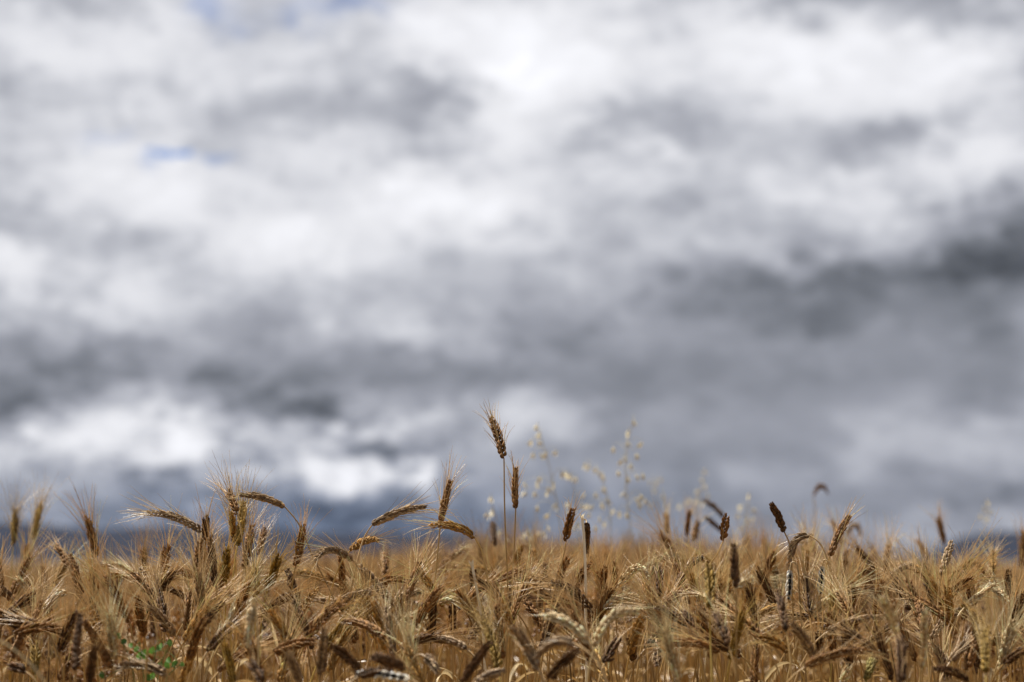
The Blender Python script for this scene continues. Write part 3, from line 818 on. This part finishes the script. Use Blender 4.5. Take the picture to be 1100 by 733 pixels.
def bare_templates(n, rnd):
    """stalks and leaves that fill the foot of the near strip"""
    out = []
    for i in range(n):
        acc = Acc()
        top = np.array([rnd.gauss(0, .05), rnd.gauss(0, .05), rnd.uniform(.62, .80)])
        S = bez(np.zeros(3), np.array([0, 0, .3]), top * np.array([.7, .7, .75]), top, 8)
        tn = np.array(rnd.choice(((.42, .26, .085), (.36, .23, .09), (.46, .32, .13), (.28, .18, .07))))
        tube(acc, S, np.linspace(.0023, .0014, 8), tn, 5)
        for k_ in range(rnd.choice((1, 2))):
            leaf_mesh(acc, S[rnd.choice((4, 5, 6))], rnd.uniform(0, 6.28), rnd.uniform(.10, .2), rnd.uniform(.006, .010), rnd.uniform(.4, 1.3), rnd.uniform(.6, 1.4), tn * 1.05, rnd, seg=7)
        out.append(acc.arrays())
    return out


def scatter(templates, xy, zs, rs, big):
    which = rs.integers(0, len(templates), len(xy))
    for i, (V, Q, T) in enumerate(templates):
        sel = np.where(which == i)[0]
        if not len(sel):
            continue
        th = rs.uniform(0, 2 * math.pi, len(sel))
        c, s = np.cos(th)[:, None], np.sin(th)[:, None]
        k_ = zs[sel][:, None]
        X = (V[None, :, 0] * c - V[None, :, 1] * s) + xy[sel, 0][:, None]
        Y = (V[None, :, 0] * s + V[None, :, 1] * c) + xy[sel, 1][:, None]
        # height varies in the straw, not by stretching the ear
        Z = np.where(V[None, :, 2] < .78, V[None, :, 2] * (1 + k_ / .80), V[None, :, 2] + k_ * .78 / .80 + 0 * X)
        W = np.stack([X, Y, Z], -1)
        nV = len(V)
        QQ = (Q[None] + (np.arange(len(sel)) * nV)[:, None, None]).reshape(-1, 4)
        tt = np.broadcast_to(T[None], W.shape) * np.array([.95, .875, .78]) * np.exp(rs.normal(0, .22, (len(sel), 1, 1)))
        big.add(W, QQ, np.minimum(tt, np.array([.78, .56, .34])))


def band(y0, y1, dens, slope, off, rs, hole=None):
    area = slope * (y1 ** 2 - y0 ** 2) + 2 * off * (y1 - y0)
    n = int(area * dens)
    y = np.sqrt(rs.uniform(y0 ** 2, y1 ** 2, n))
    x = rs.uniform(-1, 1, n) * (slope * y + off)
    if hole is not None:
        keep = np.abs(x) > hole * y
        x, y = x[keep], y[keep]
    return np.stack([x, y], -1)


def heights(a, rs):
    # the crop stands a little taller in a strip right of the middle, lower towards both sides
    u = a[:, 0] / a[:, 1]
    tall = np.exp(-((u - .045) / .118) ** 4) * np.interp(a[:, 1], [4, 6, 9, 14, 20], [.03, .088, .082, .040, .015])
    tall += np.exp(-((u + .15) / .05) ** 2) * np.interp(a[:, 1], [4, 5, 7], [.03, .02, .0])
    h = np.minimum(rs.normal(-.032, .030, len(a)), .02)
    h -= .022 * np.clip((np.abs(u - .02) - .13) / .04, 0, 1)
    h += np.where(rs.random(len(a)) < .05 + 2.2 * tall, rs.uniform(.0, .06, len(a)), 0)      # a few that overtop their neighbours
    return h + tall


def build_crop():
    rs = np.random.default_rng(21)
    rnd = random.Random(9)
    big = Acc()
    t1 = stuff_templates(1, 18, rnd)
    t2 = stuff_templates(2, 14, rnd)
    t3 = stuff_templates(3, 10, rnd)
    tb = bare_templates(14, rnd)
    a = band(2.75, 5.4, 170, .25, .35, rs)
    scatter(tb, a, rs.normal(0.0, .03, len(a)), rs, big)
    a = band(2.75, 4.9, 230, .40, .6, rs, hole=.235)            # beside what the photograph shows
    scatter(t1, a, rs.normal(.05, .045, len(a)), rs, big)
    a = band(4.7, 8.0, 230, .26, .5, rs)
    scatter(t1, a, heights(a, rs), rs, big)
    up = upright_templates(12, rnd)
    a = band(4.7, 8.0, 30, .22, .1, rs)                          # heads that stand clear of the rest
    u = a[:, 0] / a[:, 1]
    a = a[rs.random(len(a)) < .25 + .75 * np.exp(-((u - .045) / .12) ** 4)]
    u = a[:, 0] / a[:, 1]
    scatter(up, a, rs.uniform(-.01, .05, len(a)) + .045 * np.exp(-((u - .045) / .12) ** 4), rs, big)
    a = band(8.0, 15.0, 190, .28, .6, rs)
    scatter(t2, a, heights(a, rs), rs, big)
    a = band(15.0, 48.0, 40, .28, .8, rs)
    scatter(t3, a, heights(a, rs), rs, big)
    o = big.build('wheat_crop', M_AWN)
    tag(o, 'golden mass of ripe bearded wheat filling the field behind the nearer ears', 'wheat field', None, 'stuff')


# ------------------------------------------------------------------ setting
def build_land():
    n = 40
    xs = np.concatenate([-np.geomspace(30000, 3, n), np.geomspace(3, 30000, n)])
    ys = np.concatenate([[-3000, -100, -10, 0], np.geomspace(3, 30000, n)])
    X, Y = np.meshgrid(xs, ys)
    V = np.stack([X, Y, np.zeros_like(X)], -1)
    acc = Acc()
    acc.loft(V[None], np.array((.2, .15, .1)), closed=False)
    g = acc.build('ground', soil_mat())
    tag(g, kind='structure')
    # hills some seven kilometres off
    rs = np.random.default_rng(4)
    px = np.arange(-900, 2001, 12.0)
    def smooth(v, w):
        kx = np.arange(-3 * w, 3 * w + 1)
        ke = np.exp(-(kx / w) ** 2); ke /= ke.sum()
        return np.convolve(np.pad(v, 3 * w, mode='edge'), ke, 'valid')
    ridge = np.interp(px, [-900, -500, -200, 0, 60, 200, 330, 430, 540, 600, 680, 760, 985, 1005, 1030, 1060, 1100, 1250, 1500, 2000],
                      [575, 560, 562, 566, 571, 573, 572, 575, 583, 588, 599, 603, 603, 596, 579, 575, 576, 566, 570, 580])
    ridge = ridge + smooth(rs.normal(0, 5, len(px)), 3) + smooth(rs.normal(0, 1.5, len(px)), 1)
    ridge = np.minimum(ridge, 604) - 4 * (ridge < 595)
    D = 7000.0
    h = (HORIZON - ridge) / FPX * D
    rows = np.linspace(-1, 1, 15)
    prof = np.cos(rows * math.pi / 2) ** 1.3
    Gv = np.zeros((len(rows), len(px), 3))
    for j, r_ in enumerate(rows):
        dist = D + r_ * 1300
        Gv[j, :, 0] = (px - 550) / FPX * dist
        Gv[j, :, 1] = dist
        Gv[j, :, 2] = -2 + (h + 2) * prof[j] + (rs.normal(0, 3, len(px)) * (prof[j] * (1 - prof[j]) * 4) if 0 < j < 14 else 0)
    acc = Acc()
    acc.loft(Gv[None], np.array((.05, .06, .05)), closed=False)
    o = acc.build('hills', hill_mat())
    tag(o, kind='structure')


# ------------------------------------------------------------------ wild oats, cut straws, the green weed
def oat(stem_px, spots, d, label, rnd, kit=(.82, .75, .54)):
    """wild oat: a thin stem whose threads carry hanging papery spikelets"""
    pts = [at(x, y, d) for x, y in stem_px]              # from the top down
    low = pts[-1]
    g = np.array([low[0] + .02, d, 0.])
    S = spline([g] + pts[::-1], 40)
    org = g.copy()
    o = thing('wild_oat', tuple(org), label, 'wild oat', 'wild oats rising above the wheat')
    a = Acc()
    tube(a, S - org, np.linspace(.0016, .0006, 40), np.array((.45, .36, .16)), 5)
    st = a.build('stem', M_STEM, o)
    for i, (x, y) in enumerate(spots):
        c = at(x, y, d + rnd.uniform(-.07, .07))
        top = c + np.array([0, 0, .011])
        k_ = int(np.argmin(np.abs(S[:, 2] - (top[2] - .012)) + np.abs(S[:, 0] - top[0]) * .2))
        s0 = S[min(k_, 39)]
        b = Acc()
        hump = (s0 + top) / 2 + np.array([0, 0, .016])
        th = spline([s0, hump, top + np.array([0, 0, .004]), top], 10)
        tube(b, th - org, np.full(10, .00035), np.array((.5, .42, .2)), 3)
        sp = Acc()
        ang = rnd.uniform(0, 6.28)
        tilt = np.array([rnd.gauss(0, .35), rnd.gauss(0, .35), -1.])
        tilt = unit(tilt)
        for sgn in (-1, 1):
            open_ = sgn * rnd.uniform(.15, .32)
            e1 = unit(np.cross(tilt, np.array([math.cos(ang), math.sin(ang), .1])))
            e2 = np.cross(tilt, e1)
            u = np.linspace(0, 1, 7)
            Ln = rnd.uniform(.016, .021)
            cen = top + tilt * (Ln * u)[:, None] + e1 * (open_ * Ln * np.sin(u * 2.2))[:, None]
            w = .0027 * np.sin(np.clip(u * .9 + .08, 0, 1) * math.pi) ** .8
            cc = np.linspace(-1, 1, 5)
            G = cen[:, None, :] + e2 * (w[:, None] * cc[None, :])[..., None] + e1 * (sgn * w[:, None] * (1 - cc[None, :] ** 2) * .8)[..., None]
            sp.loft((G - org)[None], np.array(kit) * rnd.uniform(.85, 1.2), closed=False)
        core = top + tilt * np.linspace(.001, .017, 6)[:, None]
        tube(sp, core - org, np.array([.0004, .0014, .0019, .0017, .001, .0002]), np.array((.42, .30, .12)), 5)
        e = sp.build('spikelet', M_OAT, o)
        b.build('thread', M_STEM, e)
    return o


def build_oats():
    rnd = random.Random(31)
    oat([(577, 460), (581, 470), (591, 505), (598, 540), (604, 585)],
        [(577, 461), (580, 469), (571, 478), (578, 479), (573, 491), (580, 492), (587, 491), (598, 489), (603, 511), (608, 512), (588, 532), (574, 533), (565, 533), (563, 523), (577, 522), (580, 517), (589, 528), (595, 524), (577, 548), (590, 557), (598, 546)], 6.0,
        'tall wild oat with pale hanging spikelets just right of the tallest wheat ear', rnd)
    oat([(681, 453), (674, 475), (672, 505), (674, 540), (680, 590)],
        [(680, 456), (675, 467), (659, 485), (690, 480), (673, 480), (684, 492), (672, 495), (667, 499), (678, 503), (663, 511), (683, 515), (674, 517), (690, 513), (671, 533), (688, 536), (686, 545), (693, 541), (665, 554), (672, 556), (683, 540)], 6.0,
        'tallest wild oat, its top spikelets highest of all the oats in the field', rnd)
    oat([(628, 500), (640, 506), (650, 525), (655, 550), (657, 590)],
        [(629, 502), (633, 504), (640, 507), (643, 512), (647, 515), (648, 528), (640, 534), (646, 545), (637, 548), (652, 540), (660, 552), (631, 546), (644, 560), (650, 565)], 6.2,
        'wild oat bowing left midway between the two tall wild oats', rnd)
    oat([(612, 508), (618, 530), (620, 560), (622, 590)],
        [(606, 512), (613, 515), (619, 517), (625, 545), (628, 535), (612, 545), (609, 553), (634, 556), (623, 566), (640, 570), (616, 570)], 6.3,
        'short wild oat behind the snapped straw, its spikelets close together', rnd)
    oat([(757, 512), (752, 530), (750, 555), (752, 595)],
        [(757, 508), (753, 518), (758, 525), (750, 530), (760, 534), (747, 541), (737, 543), (756, 543), (745, 550), (742, 540), (731, 546)], 7.4,
        'faint wild oat standing behind the two dark tilted rear ears', rnd)
    oat([(806, 530), (802, 550), (800, 580), (800, 600)],
        [(804, 535), (797, 547), (808, 550), (793, 556), (803, 562), (810, 560), (796, 570), (789, 575), (812, 575)], 6.8,
        'small wild oat left of the beardless ear on a curved neck', rnd)
    oat([(527, 536), (532, 556), (536, 580), (540, 600)],
        [(527, 539), (529, 553), (523, 556), (538, 575), (543, 582), (531, 573)], 5.8,
        'sparse wild oat with bright spikelets beside the tallest stem', rnd, (.88, .82, .64))
    oat([(568, 572), (572, 585), (575, 600)],
        [(566, 577), (571, 581), (578, 576), (561, 580), (584, 575), (588, 570)], 5.9,
        'low wild oat with bright spikelets at the feet of the tall oat', rnd, (.88, .82, .64))
    oat([(1061, 540), (1058, 560), (1058, 600)],
        [(1060, 542), (1056, 549), (1063, 552), (1053, 557), (1061, 560), (1048, 590), (1066, 592)], 7.2,
        'lone faint wild oat standing before the dark hill at the right edge', rnd)
    oat([(704, 514), (706, 540), (708, 590)],
        [(698, 519), (704, 521), (710, 517), (701, 528), (712, 535), (700, 545)], 7.4,
        'faint little wild oat just right of the tallest wild oat', rnd)


def cut_straw(pts, d, r0, label, tint, snapped=True):
    P = [at(x, y, d) for x, y in pts]
    low = P[-1]
    g = np.array([low[0] + .01, d + .01, 0.])
    S = spline([g] + P[::-1], 30)
    o = thing('straw', tuple(g), label, 'straw')
    a = Acc()
    tube(a, S - g, np.linspace(.0022, .0021, 30), np.array(tint), 8)
    a.build('stem', M_STEM, o)
    T = unit(S[-1] - S[-2])
    h = Acc()                                   # frayed open end
    e1 = unit(np.cross(T, np.array([0.2, 1, .1]))); e2 = np.cross(T, e1)
    rnd = random.Random(int(pts[0][0]))
    for i in range(7):
        an = i * 6.283 / 7
        r_ = e1 * math.cos(an) + e2 * math.sin(an)
        l_ = rnd.uniform(.004, .009)
        c = S[-1] - g + r_ * .0019
        Pf = np.stack([c - T * .001, c + T * l_ * .5 + r_ * .0008, c + T * l_ + r_ * rnd.uniform(.001, .004)])
        tube(h, Pf, np.array([.0009, .0008, .0002]), np.array(tint) * 1.1, 4)
    h.build('frayed_end', M_STEM, o)
    return o


def build_small():
    cut_straw([(507, 607), (511, 627), (516, 655), (520, 690)], 3.97, .002, 'bleached cut straw below the wheat ear on the third tallest stem', (.82, .73, .55))
    cut_straw([(625.5, 557), (627.5, 580), (629, 620), (629.5, 670)], 3.96, .002, 'bleached snapped straw with a dark ear hanging beside it', (.84, .75, .57))
    # bent dry straw low at the left
    P = [at(x, y, 2.95) for x, y in ((-30, 682), (0, 689), (21, 703), (40, 722), (52, 745))]
    g = np.array([P[-1][0] + .03, 2.97, 0.])
    S = spline([g] + P[::-1], 30)
    o = thing('straw', tuple(g), 'pale bare straw bowing over at the lower left corner', 'straw')
    a = Acc(); tube(a, S - g, np.linspace(.0020, .0010, 30), np.array((.55, .44, .24)), 6); a.build('stem', M_STEM, o)
    # green weed
    rnd = random.Random(5)
    d = 3.62
    spots = [(220, 340), (262, 388), (320, 420), (368, 450), (420, 490), (452, 478), (428, 535), (500, 465), (575, 420), (650, 400), (640, 545), (690, 575), (755, 580), (75, 670), (460, 690), (500, 680), (566, 590), (626, 590), (390, 515), (560, 440)]
    spots = [(100 + x / 7.883, 640 + y / 7.883) for x, y in spots]
    root = at(158, 738, d); g = np.array([root[0], d, 0.])
    o = thing('weed', tuple(g), 'small green leafy weed growing low among the dry stems at the left', 'weed')
    a = Acc()
    tops = [(126, 680), (150, 690), (170, 688), (184, 690), (196, 712)]
    paths = []
    for x, y in tops:
        t_ = at(x, y, d + rnd.uniform(-.03, .03))
        S = spline([g, g + np.array([rnd.uniform(-.01, .01), 0, .35]), (root + t_) / 2 + np.array([0, 0, -.01]), t_], 20)
        paths.append(S)
        tube(a, S - g, np.linspace(.0014, .0007, 20), np.array((.16, .22, .06)), 5)
    a.build('stem', M_GREEN, o)
    for x, y in spots:
        c = at(x, y, d + rnd.uniform(-.04, .04))
        S = min(paths, key=lambda s_: np.linalg.norm(s_ - c, axis=1).min())
        s0 = S[np.linalg.norm(S - c, axis=1).argmin()]
        la = Acc()
        Lf = rnd.uniform(.010, .014)
        ax = unit(np.array([rnd.uniform(-.5, .5), rnd.uniform(-.5, .5), rnd.uniform(.3, 1.)]))
        e1 = unit(np.cross(ax, np.array([rnd.uniform(-.4, .4), 1., .2]))); e2 = np.cross(ax, e1)
        u = np.linspace(0, 1, 8); w = Lf * .36 * np.sin(np.clip(u, .02, .99) * math.pi) ** .7
        cc = np.linspace(-1, 1, 5)
        b0 = c - ax * Lf / 2
        G = b0 + ax * (Lf * u)[:, None, None] + e1 * (w[:, None] * cc[None, :])[..., None] + e2 * (w[:, None] * np.abs(cc)[None, :] * .35 - (u ** 2)[:, None] * Lf * .15)[..., None]
        la.loft((G - g)[None], np.array((.085, .19, .030)) * rnd.uniform(.6, 1.3), closed=False)
        tube(la, spline([s0, (s0 + b0) / 2 + np.array([0, 0, .003]), b0], 6) - g, np.full(6, .0005), np.array((.14, .22, .06)), 4)
        la.build('leaf', M_GREEN, o)


# ------------------------------------------------------------------ labels
OWN = {
    'tall': 'tallest wheat ear, dark brown, alone against the clouds on a long bare stem',
    'second': 'second tallest wheat ear, slim and upright beside the tallest stem',
    'third': 'upright brown wheat ear with wide spread awns crossing a level golden ear',
    'arch_left': 'weathered wheat ear arching left over the greenish gold ears on a curved neck',
    'arch_mid': 'grey weathered wheat ear leaning far right with bristles below the tallest ear',
    'level_mid': 'golden wheat ear lying level behind the wide spread brown ear',
    'droop_left': 'long pale wheat ear nodding left above the bearded mass at the left',
    'snapped_ear': 'dark wheat ear hanging from the snapped bleached straw',
    'mid_gold': 'brown wheat ear on a slanted golden stem beside the snapped straw',
    'right_up': 'small upright beardless brown ear in front of the two tilted rear ears',
    'crook': 'beardless dark wheat ear tilting left on a thin curved neck',
    'fork': 'brown wheat ear tilting right above a black and white ear',
    'hook': 'wheat ear hooked over like a cane between two tilting dark ears',
    'sooty_a': 'black and white wheat ear, glints and gaps coloured in, hanging under the hooked ear',
    'sooty_b': 'black and white wheat ear, glints and gaps coloured in, under the ear that tilts right',
    'far_hook': 'small brown hooked ear highest above the wheat on the right',
    'far_hook_pale': 'faint pale hooked ear behind the brown ear that tilts right',
    'rear_tilt': 'upper of two dark ears tilted left behind the small upright beardless ear',
    'rear_tilt_b': 'lower of two dark ears tilted left behind the small upright beardless ear',
    'twin_a': 'greenish gold bearded ear nearest the left edge, one of an upright pair',
    'twin_b': 'greenish gold bearded ear, the inner one of an upright pair at the left edge',
    'beard_left': 'tall thick bearded ear between the greenish pair and the nodding pale ear',
    'fan_left': 'bearded ear leaning left with a long fan of awns above the green weed',
    'dark_club': 'thick dark upright ear on a straight stem right above the green weed',
    'level_weed': 'grey ear lying level in front of the green weed',
    'roll_a': 'pale lit ear curling left between the arched ear and the leaning grey ear',
    'pale_u': 'pale bristling ear reaching right below the black and white ears',
    'near_p': 'blurred dark upright ear on a thick straight golden stem right of centre',
    'nod_s': 'large pale blurred ear nodding right, low in the centre right of the field',
    'nod_t': 'large pale blurred ear nodding left below the snapped straw',
    'knob': 'grey beardless knobbly ear standing left of the dark hill',
    'burr': 'thick bristling brown ear leaning right below the grey knobbly ear',
    'bent_b': 'pale bleached ear reaching right below the dark hill',
    'rear_g': 'brown upright rear ear just left of the dark hill',
    'near_v': 'large blurred dark ear rising from the bottom edge on the right',
    'gold_w': 'greenish gold bearded ear near the lower right corner',
    'hang_pale': 'blurred pale ear hanging low below the arched ear',
    'near_g': 'blurred dark beardless ear slanting right from the bottom edge at centre',
    'near_i': 'blurred chequered ear lying level along the bottom edge',
    'leafy': 'still green ear low on the right among the brown ears',
    'spark': 'dark ear bowing right between the slim dark ear and a greenish gold upright ear',
    'near_post': 'blurred dark beardless ear standing like a post at the lower left',
    'gold_p': 'blurred greenish gold upright ear beside the dark one on a thick golden stem',
    'dark_q': 'slim dark upright ear near the middle between pale nodding ears and a dark bowing one',
    'clust_b': 'thick greenish gold ear under the tip of the arched ear',
    'thin_w': 'thin pale blurred ear upright beside the large blurred dark ear',
    'edge_a': 'brown blurred ear at the right edge over the hill',
    'diag_a': 'grey ear leaning left with its stem running down right of the curling pale ear',
    'brush_a': 'brown brush like bearded ear leaning right below the leaning grey ear',
}
MARK = {   # short names others are found by
    'tall': 'the tallest ear', 'second': 'the slim second tallest ear', 'third': 'the wide spread upright ear', 'arch_left': 'the arched ear', 'arch_mid': 'the leaning grey ear',
    'droop_left': 'the nodding pale ear', 'snapped_ear': 'the snapped straw', 'right_up': 'the small beardless ear', 'crook': 'the dark ear on a curved neck', 'fork': 'the ear tilting right',
    'sooty_a': 'the left black and white ear', 'twin_a': 'the greenish pair', 'beard_left': 'the tall bearded ear', 'fan_left': 'the fan of awns', 'dark_club': 'the thick dark ear', 'level_weed': 'the green weed',
    'roll_a': 'the curling pale ear', 'pale_u': 'the pale bristling ear', 'near_p': 'the blurred dark ear', 'nod_s': 'the large pale nodding ear', 'knob': 'the grey knobbly ear', 'burr': 'the thick bristling ear',
    'near_v': 'the large blurred ear', 'gold_w': 'the lower right golden ear', 'hang_pale': 'the pale hanging ear', 'near_g': 'the slanting beardless ear', 'leafy': 'the green ear', 'spark': 'the bowing dark ear', 'near_post': 'the post like ear', 'dark_q': 'the slim dark ear', 'nod_t': 'the pale ear nodding left',
}
WORD = {'brown': 'brown', 'dark': 'dark brown', 'gold': 'golden', 'green': 'greenish gold', 'leafy': 'green', 'pale': 'pale straw', 'grey': 'grey brown', 'sooty': 'black and white'}
BEARD = {'l': 'long bearded', 'm': 'bearded', 's': 'short bearded', 'h': 'short bearded', 'n': 'beardless'}
ORD = ['', 'second ', 'third ', 'fourth ', 'fifth ', 'sixth ', 'seventh ', 'eighth ', 'ninth ', 'tenth ', 'eleventh ', 'twelfth ']


def write_labels():
    cen = {}
    for p in PLANTS:
        p['c'] = ((p['tip'][0] + p['base'][0]) / 2, (p['tip'][1] + p['base'][1]) / 2)
        if p['key'] in MARK:
            cen[p['key']] = p['c']
    count = {}
    todo = []
    for p in PLANTS:
        if p['key'] in OWN:
            p['o']['label'] = OWN[p['key']]
            continue
        k_, c = min(cen.items(), key=lambda kv: math.hypot(kv[1][0] - p['c'][0], kv[1][1] - p['c'][1]))
        todo.append((math.hypot(c[0] - p['c'][0], c[1] - p['c'][1]), k_, c, p))
    todo.sort(key=lambda q: q[0])
    for _, k_, c, p in todo:
        dx, dy = p['c'][0] - c[0], p['c'][1] - c[1]
        a = math.degrees(math.atan2(-dy, dx)) % 360
        where = ('right of', 'above and right of', 'above', 'above and left of', 'left of', 'below and left of', 'below', 'below and right of')[int(((a + 22.5) % 360) // 45)]
        tx, ty = p['tip'][0] - p['base'][0], p['tip'][1] - p['base'][1]
        lean = math.degrees(math.atan2(tx, -ty))
        pose = 'upright' if abs(lean) < 14 else ('hanging' if abs(lean) > 125 else ('leaning' if abs(lean) < 62 else 'nodding') + (' right' if lean > 0 else ' left'))
        look = f"{WORD[p['col']]} {BEARD[p['awn']]} ear {pose}"
        kk = (look, where, k_)
        i = count.get(kk, 0)
        count[kk] = i + 1
        text = f"{ORD[min(i, 11)]}{look}, {where} {MARK[k_]}"
        if len(text.split()) > 16:
            text = text.replace(' ear ' + pose, ' ear', 1)
        p['o']['label'] = text


def build_haze():
    m, k = new_mat("haze_air")
    out = k.n("ShaderNodeOutputMaterial")
    v = k.n("ShaderNodeVolumePrincipled")
    v.inputs["Color"].default_value = (0.28, 0.46, 1.0, 1)
    v.inputs["Density"].default_value = 0.35e-5
    v.inputs["Anisotropy"].default_value = 0.0
    k.put(out.inputs["Volume"], v.outputs[0])
    S, z0, z1 = 9000.0, -4.0, 260.0
    acc = Acc()
    x = np.array([[-S, -200, z0], [S, -200, z0], [S, S, z0], [-S, S, z0]])
    y = x.copy(); y[:, 2] = z1
    V = np.concatenate([x, y])
    Q = np.array([[3, 2, 1, 0], [4, 5, 6, 7], [0, 1, 5, 4], [1, 2, 6, 5], [2, 3, 7, 6], [3, 0, 4, 7]])
    o = link_mesh('haze', V, Q, np.ones((8, 3)), m, None, False)
    tag(o, kind='stuff')


HAZE = True
build_land()
build_named()
build_crowd(300)
build_crop()
build_oats()
build_small()
write_labels()
if HAZE:
    build_haze()
